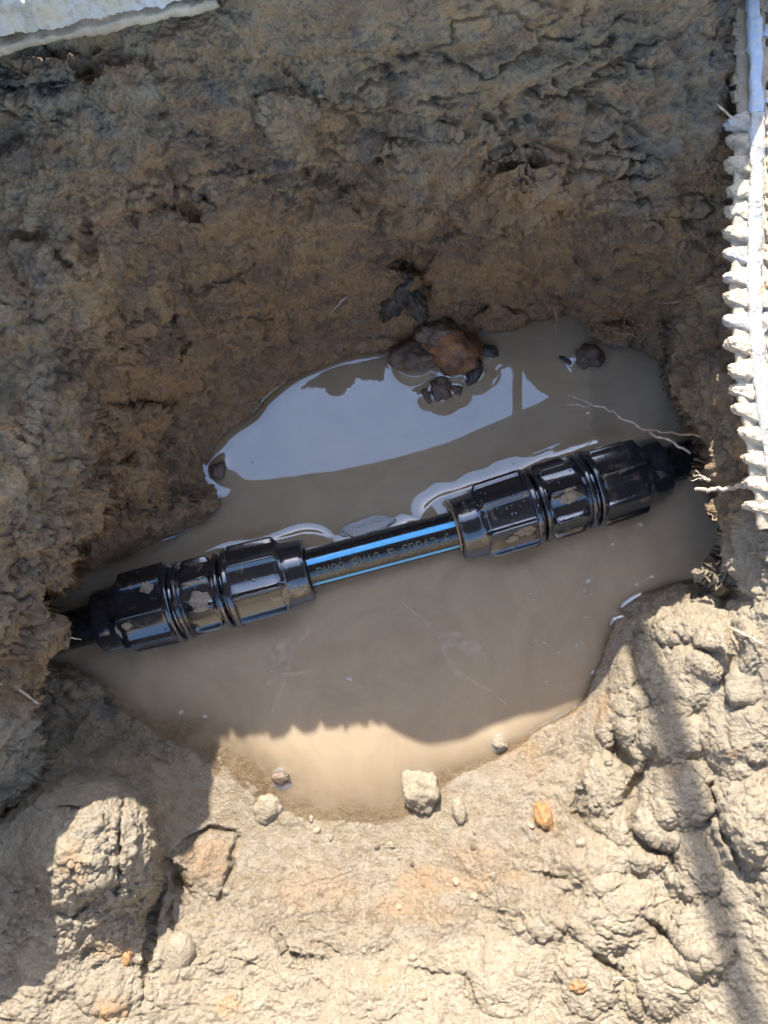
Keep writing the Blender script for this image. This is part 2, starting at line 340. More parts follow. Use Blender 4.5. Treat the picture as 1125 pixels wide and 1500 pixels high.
# cracks, grooves and undercut shadows: (points, width px, depth m)
CR = [([(225,285),(262,298),(290,320),(302,340)],8,.010),([(722,248),(750,238),(790,236),(822,240)],6,.008),([(735,328),(780,322),(830,305),(862,293)],6,.009),
      ([(118,298),(128,330),(130,400)],8,.007),([(150,590),(200,592),(250,588)],7,.009),([(148,678),(180,672),(210,662)],7,.010),([(250,540),(268,500),(255,462),(275,455)],6,.008),
      ([(420,100),(450,130),(475,170)],5,.005),([(0,345),(60,352),(110,400)],8,.005),([(700,150),(732,195)],5,.005),([(840,370),(860,400),(885,410)],5,.006),([(360,345),(372,375),(350,400)],6,.005),
      ([(505,275),(530,320),(520,350)],5,.004),([(900,200),(920,260),(970,330)],6,.004),([(345,460),(420,468),(440,500)],5,.004),
      # bright bank
      ([(60,1188),(100,1182),(145,1190),(160,1205)],2.5,.005),([(180,1158),(178,1200),(172,1250),(175,1290)],4,.006),([(245,1262),(238,1300),(225,1350),(215,1420),(205,1500)],4,.008),
      ([(250,1255),(285,1225),(310,1212),(345,1218),(350,1228)],3,.005),([(350,1228),(340,1250),(343,1270),(325,1300),(322,1315)],4,.007),([(248,1272),(262,1292),(278,1308)],9,.014),
      ([(280,1310),(255,1320),(248,1350),(258,1370)],3,.004),([(60,1330),(110,1338),(140,1315)],5,.006),
      ([(898,1060),(905,1100),(930,1130)],9,.012),([(940,900),(925,950),(935,1000),(960,1040)],7,.008),([(1000,940),(1050,960),(1070,1010)],6,.008),([(960,1100),(930,1150),(925,1220),(960,1245)],8,.012),
      ([(925,1240),(985,1250),(990,1275)],9,.013),([(1045,1150),(1060,1220),(1100,1290)],6,.008),([(945,1345),(975,1370),(1000,1400),(1040,1400)],6,.010),([(870,1400),(900,1420),(925,1440)],6,.009),
      ([(930,1440),(950,1490)],5,.007),([(850,1150),(845,1190),(880,1225)],6,.008),([(780,1280),(830,1290),(850,1310)],4,.005),([(700,1330),(760,1345),(790,1380)],3,.004),([(600,1420),(680,1430),(700,1480)],3,.004),
      ([(400,1360),(420,1400),(480,1410)],3,.004),([(1070,830),(1065,880),(1080,960),(1070,1000)],10,.012),([(880,890),(920,905),(950,890)],6,.006)]
for pl, wd, dp in CR:
    d, t = seg_dist(X + wob * .35, Y + wob2 * .35, pl)
    Z = Z - dp * np.exp(-(d / wd) ** 2) * np.sin(np.clip(t, .06, .94) * math.pi) ** .5
# the burrow-like hole in the back wall
r = np.hypot((X - 600 + wob * .9) / 22, (Y - 383 + wob2 * .9) / 15); Z -= .020 * np.exp(-r ** 2.2)
d, t = seg_dist(X + wob * .5, Y + wob2 * .5, [(590, 378), (612, 388), (622, 412), (615, 432)]); Z -= .011 * np.exp(-(d / 8) ** 2)
P = world(X, Y, Z)
def normals(P):
    a = np.gradient(P, axis=1); b_ = np.gradient(P, axis=0); n_ = np.cross(b_, a); n_ /= np.linalg.norm(n_, axis=-1, keepdims=True) + 1e-12
    return n_
Nn = normals(P)
under = 1 - sstep(-.006, .004, Z)                       # under water: smooth silt
amp = (1 - .85 * under) * (.4 + .6 * sstep(.002, .028, Z)); low = np.maximum(sstep(1060, 1150, Y), sstep(850, 950, Y) * sstep(820, 900, X)); amp = amp * (1 - .5 * sstep(90, 10, Y)) * (1 - .95 * sstep(0, -40, Y)); amp_big = amp * (1 - .35 * low)
water_d = -sdf_poly(X, Y, WATER)
smear = sstep(900, 1200, Y) * (1 - sstep(1230, 1330, Y)) * sstep(20, 80, X) * .0
D = 0
wall = 1 - low
D += .0075 * fbm(P * 20, 3, 1) * (1 - .35 * low)
Pw = P + np.stack([fbm(P * 35, 2, 5), fbm(P * 35, 2, 6), fbm(P * 35, 2, 7)], -1) * .012
w1, w2 = worley(Pw * 30, 13); chunk = np.clip(w2 - w1, 0, .35) - .15                       # big clods with creased borders
D += (.0125 * wall + .0035 * low) * chunk * (.35 + sstep(-.15, .25, fbm(P * 11, 2, 33)))
w1, w2 = worley(Pw * 75, 3); D += (.0052 * wall + .0012 * low) * (np.clip(w2 - w1, 0, .4) - .18) * (.25 + sstep(-.1, .3, fbm(P * 14, 2, 34)))
rid = np.abs(fbm(P * np.array([30, 60, 75]) + 3, 4, 11)); D -= (.0045 * wall + .0015 * low) * np.exp(-(rid / .055) ** 2) * sstep(-.05, .2, fbm(P * 13, 2, 35))   # crevices
D += (.0032 * wall + .0009 * low) * fbm(P * 130, 4, 21, .62)
w1, w2 = worley(Pw * 46 + 5, 19); D += low * .0036 * (np.clip(w2 - w1, 0, .16) - .1) * sstep(0, .2, fbm(P * 10, 2, 39))              # broken clods on the near bank
w1, w2 = worley(P * 115 + 2, 23); D += low * .0030 * np.clip(.42 - w1, 0, 1) * sstep(-.05, .15, fbm(P * 21, 2, 38))                # crumbs
D += low * .0040 * (np.abs(fbm(P * 42 + 7, 4, 57, .6)) - .15) * (.5 + sstep(-.1, .2, fbm(P * 12, 2, 58))); w1, w2 = worley(Pw * 78 + 5, 24); D += low * .0042 * np.clip(.45 - w1, 0, 1) * sstep(0, .2, fbm(P * 17, 2, 59))
lay = fbm(P * np.array([9, 40, 70]) + 1, 3, 87); D += wall * .0045 * np.clip(lay * 3, -.6, .6)                                       # layered smears
w1, w2 = worley(P * 210, 9); msk = sstep(-.05, .2, fbm(P * 18, 2, 44)); D += .0024 * np.clip(.5 - w1, 0, 1) * msk
D += .0010 * fbm(P * 480, 2, 31, .7)
inner = sstep(-900, -100, X) * 1.0
P2 = P + Nn * (D * amp)[..., None]
rid_s = 1 - np.abs(fbm(P * 30 + 9, 3, 90)) * 3
# far surroundings: push the border rows outwards so the sheet reaches the horizon
ok = []
P2[0, :, 2] = P2[-1, :, 2] = .25; P2[:, 0, 2] = P2[:, -1, 2] = .25
# material regions (soil tones, with the edge between sunlit and shaded ground put into colour)
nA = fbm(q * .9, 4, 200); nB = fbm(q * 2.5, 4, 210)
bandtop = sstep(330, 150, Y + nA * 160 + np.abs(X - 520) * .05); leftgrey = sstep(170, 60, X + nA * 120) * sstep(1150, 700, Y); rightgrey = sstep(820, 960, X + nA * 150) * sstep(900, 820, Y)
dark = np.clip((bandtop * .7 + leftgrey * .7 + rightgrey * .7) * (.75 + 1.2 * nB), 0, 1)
sunlit_area = sstep(-30, 25, sdf_poly(X + wob, Y + wob2, [(-900, 1010), (50, 1040), (120, 1010), (250, 1050), (430, 1040), (840, 1040), (880, 930), (930, 860), (1030, 815), (1140, 720), (2000, 500), (2000, 2400), (-900, 2400)]))
brown = 1 - sunlit_area  # shaded ground coloured brown, sunlit ground pale
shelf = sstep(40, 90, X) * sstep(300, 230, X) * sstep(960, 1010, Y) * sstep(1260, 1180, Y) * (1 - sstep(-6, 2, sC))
dark = np.clip(np.maximum(dark * (1 - sunlit_area), shelf * .9), 0, 1)
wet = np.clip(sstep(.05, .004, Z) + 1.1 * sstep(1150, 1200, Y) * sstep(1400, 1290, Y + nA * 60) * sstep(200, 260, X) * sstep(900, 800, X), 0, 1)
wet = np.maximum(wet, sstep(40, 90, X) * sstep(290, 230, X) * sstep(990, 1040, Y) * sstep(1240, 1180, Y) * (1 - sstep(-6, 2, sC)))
wet = np.clip(wet + .5 * (1 - sunlit_area) + .3 * nB, 0, 1)
och = np.zeros(X.shape)
for (x, y, rx, ry, a) in [(305,1262,38,34,.75),(790,1200,10,18,1),(800,1195,20,40,.5),(778,1100,18,14,.9),(775,1105,40,40,.35),(460,1300,60,30,.4),(640,1285,55,26,.75),(590,1330,50,22,.6),(700,1290,80,16,.6),
                          (110,1270,22,34,.7),(184,1404,10,12,1),(335,1475,22,16,.7),(160,1475,30,22,.9),(150,1390,50,12,.5),(560,1430,16,12,.8),(600,1340,120,12,.4),(845,1445,9,9,1),
                          (885,1040,14,22,.6),(1080,1100,22,10,.6),(700,1255,60,20,.4),(780,265,50,25,.55),(690,255,18,10,.7),(880,95,45,14,.7),(900,470,60,30,.6),(240,430,16,10,.8),(310,410,20,20,.3),
                          (80,845,16,12,.8),(60,800,60,40,.25),(640,500,50,30,.3),(500,280,90,60,.35),(340,330,70,50,.3),(700,420,100,40,.35),(170,560,70,30,.4),(540,300,40,20,.4),(110,740,40,30,.4),(470,1130,200,30,.15),(990,1130,20,16,.3)]:
    rr = np.hypot((X - x + wob) / rx, (Y - y + wob2) / ry); och = np.maximum(och, a * (1 - sstep(.5, 1.25, rr + nB * .5)))
# skirt out to the horizon
nr, nc = X.shape
ring = [(0, j) for j in range(nc)] + [(i, nc - 1) for i in range(1, nr)] + [(nr - 1, j) for j in range(nc - 2, -1, -1)] + [(i, 0) for i in range(nr - 2, 0, -1)]
ri = np.array([i * nc + j for i, j in ring]); base = P2.reshape(-1, 3)[ri]
sk = []; fk = []; prev = ri; off = nr * nc; m = len(ri)
for fct in (1.6, 3, 8, 40, 400):
    p = base.copy(); p[:, :2] *= fct; p[:, 2] = .25 + .01 * rng.random(m); sk.append(p); cur = np.arange(off, off + m); off += m
    a = np.roll(prev, -1); b_ = np.roll(cur, -1); fk.append(np.stack([prev, cur, b_, a], -1)); prev = cur
allv = np.concatenate([P2.reshape(-1, 3)] + sk); gf = grid_faces(nr, nc)[:, ::-1]
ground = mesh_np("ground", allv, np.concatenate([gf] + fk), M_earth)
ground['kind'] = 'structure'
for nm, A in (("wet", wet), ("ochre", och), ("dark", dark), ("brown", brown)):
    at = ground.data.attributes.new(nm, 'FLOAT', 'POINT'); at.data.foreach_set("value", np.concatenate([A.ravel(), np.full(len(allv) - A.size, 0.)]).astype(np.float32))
def zat(px, py):
    i = int(np.searchsorted(Wv, py)); j = int(np.searchsorted(U, px)); return float(P2[i, j, 2])
def onG(px, py, dz=0): 
    i = int(np.searchsorted(Wv, py)); j = int(np.searchsorted(U, px)); p = P2[i, j]; return Vector((float(p[0]), float(p[1]), float(p[2]) + dz))

# ------------------------------------------------------------------ the water pipe: positions
PZ = .004
A_L, A_R = V(452, 833, PZ), V(668, 776, PZ)          # inner faces of the two couplings
B_L, B_R = V(148, 910, PZ - .002), V(966, 684, PZ - .002)     # outer ends
E_L, E_R = V(20, 945, PZ - .004), V(1075, 652, PZ - .004)
# ------------------------------------------------------------------ water
M = NB("muddy_water"); M.N.remove(M.p)
ppr = M.N.new("ShaderNodeBsdfPrincipled")
nW = M.noise(16, 4, .6, dist=2.5); nW2 = M.noise(3000, 2, .5)
M.L(M.mix(M.ramp(nW, [(.25, 0.), (.75, 1.)]), (.48, .375, .255), (.38, .292, .2)), ppr.inputs["Base Color"])
ppr.inputs["Roughness"].default_value = .9; ppr.inputs["Specular IOR Level"].default_value = 0
ppr.inputs["Subsurface Weight"].default_value = 1; ppr.inputs["Subsurface Radius"].default_value = (1, .8, .5); ppr.inputs["Subsurface Scale"].default_value = .012
tr = M.N.new("ShaderNodeBsdfTransparent"); tr.inputs[0].default_value = (.93, .88, .8, 1)
mx = M.N.new("ShaderNodeMixShader"); M.L(M.attr("murk"), mx.inputs[0]); M.L(tr.outputs[0], mx.inputs[1]); M.L(ppr.outputs[0], mx.inputs[2])
gl = M.N.new("ShaderNodeBsdfGlossy"); gl.inputs["Roughness"].default_value = .015
lw = M.N.new("ShaderNodeLayerWeight"); lw.inputs[0].default_value = .5; fres = M.math("ADD", .15, M.math("MULTIPLY", .85, M.math("POWER", lw.outputs["Facing"], 5.)))
m2 = M.N.new("ShaderNodeMixShader"); M.L(fres, m2.inputs[0]); M.L(mx.outputs[0], m2.inputs[1]); M.L(gl.outputs[0], m2.inputs[2])
M.L(m2.outputs[0], M.out.inputs["Surface"])
wu = np.arange(10, 1110, 2.); wvv = np.arange(425, 1235, 2.); WX, WY = np.meshgrid(wu, wvv)
WP = world(WX, WY, 0.)
iu = np.clip(np.searchsorted(U, WX), 0, len(U) - 1); iv = np.clip(np.searchsorted(Wv, WY), 0, len(Wv) - 1)
tz = P2[iv, iu, 2]; ledge = (ML + MR)[iv, iu] > .02
depth = np.where(ledge, .04, -tz); dsm = blur(depth, 1)
murk = 1 - np.exp(-np.clip(dsm, 0, 1) / .0036)
men = .0011 * np.exp(-np.clip(dsm, 0, 1) / .0022)
axl = [tuple(E_L)[:2], tuple(B_L)[:2], tuple(A_L)[:2], tuple(A_R)[:2], tuple(B_R)[:2], tuple(E_R)[:2]]
def foot(pl, rad, hgt, fall):
    d, _ = seg_dist(WP[..., 0], WP[..., 1], pl); (x0, y0), (x1, y1) = pl[0], pl[-1]
    side_ = ((WP[..., 1] - y0) - (WP[..., 0] - x0) * (y1 - y0) / (x1 - x0)) > 0
    return hgt * np.exp(-np.clip(d - rad, 0, 1) / fall) * np.where(side_, 1., .25) * np.clip(.75 + 1.3 * fbm(np.stack([WX, WY, WX * 0], -1) / 80, 2, 77), 0, 1.15)
men = np.maximum(men, foot(axl[1:3], .0245, .0014, .0025)); men = np.maximum(men, foot(axl[3:5], .0245, .0021, .0042)); men = np.maximum(men, foot(axl, .0125, .0016, .003))
ROCKS_IN = [(608,520,.017),(660,515,.02),(645,572,.009),(668,570,.005),(693,546,.008),(706,518,.007),(860,522,.008),(626,578,.004),(412,1140,.005),(390,1185,.009),(620,1162,.011),(732,1088,.004),(320,690,.005),(300,735,.010)]
for (x, y, rr) in ROCKS_IN:
    c = world(x, y, 0.); d = np.hypot(WP[..., 0] - c[0], WP[..., 1] - c[1]); men = np.maximum(men, .0014 * np.exp(-np.clip(d - rr, 0, 1) / .003))
WP[..., 2] = men + .00001 * fbm(WP * 45, 2, 300)
water = mesh_np("water", WP.reshape(-1, 3), grid_faces(*WX.shape)[:, ::-1], M.m); water['kind'] = 'structure'
at = water.data.attributes.new("murk", 'FLOAT', 'POINT'); at.data.foreach_set("value", murk.ravel().astype(np.float32))

# ------------------------------------------------------------------ plastics
def plastic(name, base, rough, mud=.5, mudcol=(.2, .15, .1), coat=.22):
    b = NB(name); n1 = b.noise(70, 7, .65, co=b.pos, dist=.5); n2 = b.noise(420, 5, .6, co=b.pos)
    mk = b.math('MULTIPLY', b.ramp(n1, [(.58, 0.), (.68, 1.)]), mud)
    b.L(b.mix(mk, base, mudcol), b.p.inputs["Base Color"])
    b.L(b.mix(mk, b.ramp(n2, [(.4, rough), (.65, rough * 1.9)]), .5), b.p.inputs["Roughness"])
    b.p.inputs["Specular IOR Level"].default_value = .75; b.p.inputs["Coat Weight"].default_value = coat; b.p.inputs["Coat IOR"].default_value = 1.9; b.p.inputs["Coat Roughness"].default_value = .05
    v = b.vor(330, co=b.pos); drop = b.ramp(v, [(.1, 1.), (.26, 0.)])
    sp = b.math('MULTIPLY', drop, b.ramp(b.noise(55, 3, .5, co=b.pos), [(.52, 0.), (.6, 1.)]))
    h = b.bump(sp, .5, .0006); h = b.bump(n1, .12, .001, h); b.L(h, b.p.inputs["Normal"]); b.L(h, b.p.inputs["Coat Normal"])
    return b.m
M_black = plastic("black_wet_plastic", (.010, .013, .020), .13, .5, (.26, .20, .14), .6)
M_blackpipe = plastic("black_pipe_plastic", (.007, .009, .013), .16, .25)
M_blue = plastic("blue_stripe_paint", (.04, .55, 1.), .35, .12)
M_blue2 = plastic("light_blue_stripe_paint", (.16, .55, .85), .35, .12)
M_ink = plastic("olive_ink", (.12, .12, .06), .5, 0)
M_seal = plastic("amber_seal", (.35, .2, .07), .3, .3)

# local frame: x along the axis, z up
def frame(a, b):
    d = (b - a).normalized(); y = Vector((0, 0, 1)).cross(d).normalized(); z = d.cross(y)
    return Matrix((d, y, z)).transposed().to_4x4()
def lathe(name, prof, rfun, mat, parent, origin, rot, NA=160, smooth=True):
    """prof: list of (s, r, k) in metres; k blends in the grip pattern"""
    vs = []; th = np.arange(NA) * 2 * math.pi / NA
    for s, r, k in prof:
        rr = rfun(s, r, k, th); vs.append(np.stack([np.full(NA, s), rr * np.cos(th), rr * np.sin(th)], -1))
    vs = np.array(vs).reshape(-1, 3)
    Mx = np.array(rot)[:3, :3]; vs = vs @ Mx.T + np.array(origin) - np.array(parent.location if parent else (0, 0, 0))
    return mesh_np(name, vs, grid_faces(len(prof), NA, wrap=True), mat, parent, smooth)
def dense(pr, n=3):
    out = []
    for k in range(len(pr) - 1):
        a, b = pr[k], pr[k + 1]
        for j in range(n): t = j / n; out.append(tuple(a[i] + (b[i] - a[i]) * t for i in range(3)))
    return out + [pr[-1]]
def grip(nf, phase, ribw=.075, rib=.0021, dish=.0013):
    def f(s, r, k, th):
        a = (th + phase) % (2 * math.pi / nf) - math.pi / nf           # 0 in the middle of a flat
        flat = r * math.cos(math.pi / nf) / np.cos(a) - dish * np.cos(a * nf / 2)
        e = np.abs(np.abs(a) - math.pi / nf)
        ribs = rib * sstep(ribw, ribw * .45, e)
        return r * (1 - k) + np.minimum(flat, r) * k + ribs * k
    return f
plain = lambda s, r, k, th: np.full(th.shape, r)
pipe = empty("water_pipe", (A_L + A_R) / 2 * 1.0)
tag(pipe, "black plastic water pipe with blue stripes and two compression couplings, half sunk in muddy water", "pipe")
def nut(origin, direction, s0, phase, flip, label=None):
    """compression nut 53 mm long: smooth collar, eight-sided grip, lip"""
    pr = [(0, .0145, 0), (0, .0199, 0), (.0006, .0206, 0), (.0135, .0213, 0), (.0142, .0217, 0), (.0150, .0222, .1), (.0178, .0246, 1), (.0190, .0253, 1), (.0385, .0258, 1), (.0465, .0260, 1), (.0478, .0259, 1), (.0484, .0256, 0),
          (.049, .0262, 0), (.0515, .0264, 0), (.0522, .0258, 0), (.0522, .0215, 0), (.0535, .0212, 0)]
    if flip: pr = [(.0535 - s, r, k) for s, r, k in pr]
    pr = dense([(s + s0, r, k) for s, r, k in pr], 4)
    o = lathe("coupling_nut", pr, grip(8, phase), M_black, pipe, origin, direction)
    return o
def coupling(a, b, ph1, ph2, ph3):
    rot = frame(a, b); L = (b - a).length
    n1 = nut(a, rot, 0, ph1, False)
    n2 = nut(a, rot, L - .0535, ph2, True)
    s0, s1 = .0535, L - .0535; w_ = s1 - s0
    pr = [(s0 - .001, .0205, 0), (s0 + .0012, .0205, 0), (s0 + .0014, .0248, 0), (s0 + .002, .0255, 0), (s0 + .004, .0255, 0), (s0 + .0046, .0248, 0), (s0 + .0047, .0212, 0), (s0 + .0062, .0212, .0), (s0 + .007, .0232, .6), (s0 + .009, .0246, 1),
          (s1 - .009, .0246, 1), (s1 - .007, .0232, .6), (s1 - .0062, .0212, 0), (s1 - .0047, .0212, 0), (s1 - .0046, .0248, 0), (s1 - .004, .0255, 0), (s1 - .002, .0255, 0), (s1 - .0014, .0248, 0), (s1 - .0012, .0205, 0), (s1 + .001, .0205, 0)]
    body = lathe("coupling_body", dense(pr, 3), grip(8, ph3, .10, .0020, .0016), M_black, pipe, a, rot)
    return n1, body, n2
def reflection_patch(parent, a, b, s, ang, ls, la, seed, phase, w0=0, big=.0246):
    """a smear of drying clay stuck to a facet; ang degrees from the top towards the near bank"""
    rot = frame(a, b).to_3x3(); g = grip(8, phase); vs = []; nr_, na_ = 9, 40
    for i in range(nr_ + 1):
        f = i / nr_
        for k in range(na_):
            t = 2 * math.pi * k / na_; wobb = 1 + .55 * float(perlin(np.array([math.cos(t) * 1.4 + seed * 3.3, math.sin(t) * 1.4, seed * 1.7]), seed))+ .25 * float(perlin(np.array([math.cos(t) * 5 + seed * 3.3, math.sin(t) * 5, .5]), seed))
            ss = s + math.cos(t) * ls * f * wobb; aa = R(ang) + math.sin(t) * la * f * wobb; th = math.pi / 2 - 0 + aa      # angle around the axis, from local y
            rr = float(g(ss, big, 1, np.array([th]))[0]) + .00045 * (1 - f ** 4) + .0001 - .0006 * (f > .99)
            vs.append(a + rot @ Vector((ss, rr * math.cos(th), rr * math.sin(th))) - pipe.location)
    o = mesh_np("bank_reflection", [v[:] for v in vs], grid_faces(nr_ + 1, na_, wrap=True), M_bank_reflection, parent); return o
M_bank_reflection = rock_material("bank_reflection_tan", (.36, .28, .19), (.27, .20, .135), .3, .8, 260)  # tan of the bank's reflection, painted onto the facets
nL1, bL, nL2 = coupling(A_L, B_L, .35, .15, .42); nR1, bR, nR2 = coupling(A_R, B_R, .3, .1, .05)
LL, LR = (B_L - A_L).length, (B_R - A_R).length
reflection_patch(bL, A_L, B_L, LL / 2 - .001, -12, .0065, .30, 3, .42, big=.0250); reflection_patch(bR, A_R, B_R, LR / 2 + .001, 8, .0055, .22, 5, .05, big=.0250)
reflection_patch(nR1, A_R, B_R, .040, 42, .007, .22, 8, .3, big=.0262); reflection_patch(nR1, A_R, B_R, .031, 50, .004, .12, 9, .3, big=.0262); reflection_patch(nL2, A_L, B_L, LL - .040, 28, .004, .12, 10, .15, big=.0262); reflection_patch(nL2, A_L, B_L, LL - .023, -22, .003, .12, 12, .15, big=.0262)
rot = frame(A_L, A_R)
def seg(name, a, b, r, mat, parent):
    rot = frame(a, b); L = (b - a).length
    return lathe(name, [(0, r, 0), (L * .3, r, 0), (L * .7, r, 0), (L, r, 0)], plain, mat, parent, a, rot, 64)
ext = (A_R - A_L).normalized() * .012
mid = seg("pipe_tube", A_L - ext, A_R + ext, .0128, M_blackpipe, pipe)
seg("pipe_tube", B_L + (A_L - B_L).normalized() * .01, E_L, .0128, M_blackpipe, pipe)
seg("pipe_tube", B_R + (A_R - B_R).normalized() * .01, E_R, .0128, M_blackpipe, pipe)
# seal ring seen inside the right nut's mouth
d_ = (A_R - A_L).normalized()
def ringm(name, c, rot, r0, r1, w_, mat):
    pr = [(0, r0, 0), (-w_, r0, 0), (-w_, r1, 0), (0, r1, 0)]
    return lathe(name, pr, plain, mat, pipe, c, rot, 64)
ringm("seal_ring", A_R, rot, .0135, .0146, .0012, M_seal); ringm("seal_ring", A_L + d_ * .0008, rot, .0135, .0146, .001, M_black)
# stripes and ink printing lie on the tube
Ll = (A_R - A_L).length; ax = np.array(rot)[:3, :3]
def onpipe(s, ang, r):      # ang degrees from the top, positive towards the viewer's side of the pit
    t = R(ang); v = Vector((s, -math.sin(t) * r, math.cos(t) * r)); return A_L + rot.to_3x3() @ v
def stripe(ang, wd, mat):
    vs = []; nn = 7
    for s in (-.004, Ll * .33, Ll * .66, Ll + .004):
        for k in range(nn): vs.append(onpipe(s, ang - wd / 2 + wd * k / (nn - 1), .01286) - pipe.location)
    return mesh_np("stripe", vs, grid_faces(4, nn), mat, None)
o = stripe(-13, 17, M_blue); o.parent = mid; o = stripe(64, 13, M_blue2); o.parent = mid
# the tube's own mesh is relative to the pipe empty, as are its children
FONT = {'D': "11110 10001 10001 10001 10001 10001 11110", 'N': "10001 11001 10101 10101 10011 10001 10001", '2': "01110 10001 00001 00110 01000 10000 11111", '8': "01110 10001 10001 01110 10001 10001 01110",
        'P': "11110 10001 10001 11110 10000 10000 10000", '1': "00100 01100 00100 00100 00100 00100 01110", '.': "00000 00000 00000 00000 00000 00110 00110", '5': "11111 10000 11110 00001 00001 10001 01110",
        'S': "01111 10000 10000 01110 00001 00001 11110", 'R': "11110 10001 10001 11110 10100 10010 10001", '3': "11110 00001 00001 01110 00001 00001 11110", '6': "01110 10000 10000 11110 10001 10001 01110", ' ': "00000 " * 7}
vs = []; fs = []
txt = "DN28 PN12.5 SDR13.6"; s = .006; pitch = (Ll - .011) / len(txt) / 6.1
for ch in txt:
    rows = FONT[ch].split()
    for rI, row in enumerate(rows):
        for cI, bit in enumerate(row):
            if bit == '1':
                s_c = s + cI * pitch; an = 11 + rI * 4.9; n0 = len(vs); hs = pitch * .56; ha = 2.5
                for k in range(8):
                    t = k * math.pi / 4; vs.append(onpipe(s_c + math.cos(t) * hs, an + math.sin(t) * ha, .01287) - pipe.location)
                fs.append([n0 + k for k in range(8)])
    s += pitch * 6.1
ink = mesh_np("ink_lettering", vs, fs, M_ink, None); ink.parent = mid

# ------------------------------------------------------------------ stones
def rock(name, loc, size, mat, seed, label, cat, group=None, rough=.22, rotz=0, sub=4, parent=None):
    bm = bmesh.new(); bmesh.ops.create_icosphere(bm, subdivisions=sub, radius=1)
    v = np.array([x.co[:] for x in bm.verts]); n_ = v / np.linalg.norm(v, axis=1, keepdims=True)
    w1, w2 = worley(v * 1.3 + seed * 3.1, seed)
    dsp = 1 + rough * 1.3 * fbm(v * 1.1 + seed, 3, seed) + rough * .9 * (w2 - w1 - .3) + rough * .5 * fbm(v * 5 + seed, 4, seed + 3, .6)
    v = n_ * dsp[:, None] * np.array(size); c, s = math.cos(R(rotz)), math.sin(R(rotz))
    v = np.stack([v[:, 0] * c - v[:, 1] * s, v[:, 0] * s + v[:, 1] * c, v[:, 2]], -1)
    for i, x in enumerate(bm.verts): x.co = v[i]
    me = bpy.data.meshes.new(name); bm.to_mesh(me); bm.free()
    for p in me.polygons: p.use_smooth = True
    me.materials.append(mat); o = link(bpy.data.objects.new(name, me), parent); o.location = loc
    if label: tag(o, label, cat, group)
    return o
mm = .001
rock("clay_lump", V(662, 512, .004), (22*mm, 17*mm, 15*mm), M_orange, 3, "rust orange clay lump rising from the water below the dark slate pieces", "clay lump", rough=.3, rotz=-20)
rock("clay_lump", V(608, 520, .002), (17*mm, 12*mm, 10*mm), M_brownrock, 5, "brown rounded clay lump at the waterline left of the rust orange one", "clay lump", rough=.3)
rock("clay_lump", V(640, 488, .012), (15*mm, 10*mm, 9*mm), M_brownrock, 9, "dark brown clay lump resting behind the rust orange one against the wall", "clay lump", rough=.3)
rock("stone", V(647, 570, .001), (8*mm, 9*mm, 6*mm), M_brownrock, 11, "wet brown stone in the sky reflection, biggest of the small ones below the orange lump", "stone", rough=.3, rotz=30)
rock("stone", V(625, 580, .0), (3.2*mm, 6*mm, 3*mm), M_brownrock, 12, "narrow wet stone sliver at the left end of the small stones in the reflection", "stone", rough=.25, rotz=25)
rock("stone", V(670, 572, .0), (4.5*mm, 4*mm, 3*mm), M_brownrock, 13, "tiny wet pebble just right of the biggest brown stone in the reflection", "stone", rough=.25)
rock("stone", V(695, 546, .001), (5*mm, 10*mm, 6*mm), M_darkrock, 14, "upright black oval stone in the water right of the rust orange lump", "stone", rough=.22, rotz=-20)
rock("stone", V(714, 515, .0), (8*mm, 5*mm, 4*mm), M_darkrock, 15, "flat black stone at the waterline right of the rust orange lump", "stone", rough=.2, rotz=-15)
rock("stone", V(862, 522, .001), (10*mm, 9*mm, 7*mm), M_brownrock, 16, "brown stone in the back right water below the orange earth", "stone", rough=.35, rotz=30)
rock("stone", V(828, 528, -.0005), (6*mm, 2.2*mm, 1.6*mm), M_darkrock, 17, "thin dark chip afloat left of the brown stone at the back right", "stone", rough=.2, rotz=-30)
rock("slate_piece", onG(581, 440, 0) + Vector((0, -.002, .003)), (7.5*mm, 6.5*mm, 20*mm), M_slate, 21, "charcoal slate sliver in the back wall, left arm of the V under the hole", "slate", rough=.45, rotz=20).rotation_euler = (R(-15), R(18), 0)
rock("slate_piece", onG(607, 444, 0) + Vector((0, -.002, .003)), (6*mm, 6*mm, 17*mm), M_slate, 22, "charcoal slate sliver in the back wall, right arm of the V under the hole", "slate", rough=.45, rotz=-20).rotation_euler = (R(-15), R(-24), 0)
rock("stone", V(620, 1162, .001), (12.5*mm, 13*mm, 10*mm), M_earth, 31, "knobbly tan stone standing at the sunlit water's edge", "stone", rough=.42)
rock("stone", onG(390, 1186, -.001), (9.5*mm, 9.5*mm, 7*mm), M_earth, 32, "round wet tan stone left of the sunlit shallow water", "stone", rough=.2)
rock("stone", V(412, 1140, .001), (6*mm, 4*mm, 3*mm), M_brownrock, 33, "small brown stone in the shallows above the round wet one", "stone", rough=.25)
rock("stone", V(732, 1089, .001), (5*mm, 4*mm, 3.5*mm), M_earth, 34, "small pebble alone in the sunlit shallows at right", "stone", rough=.25)
rock("stone", onG(672, 1187, .002), (4.5*mm, 8*mm, 5*mm), M_earth, 35, "small upright oval pebble right of the knobbly tan stone", "stone", rough=.15, rotz=10)
rock("stone", onG(258, 1400, -.003), (9.5*mm, 12.5*mm, 8*mm), M_earth, 36, "smooth grey oval stone set in the sunlit clay at bottom left", "stone", rough=.1, rotz=-20)
rock("stone", V(320, 690, .001), (5.5*mm, 6*mm, 4*mm), M_brownrock, 37, "small brown stone at the left tip of the sky reflection", "stone", rough=.25)
rock("clay_lump", V(285, 738, .001), (15*mm, 9*mm, 6*mm), M_brownrock, 38, "flat brown clay lump at the waterline above the left coupling", "clay lump", rough=.35, rotz=10)
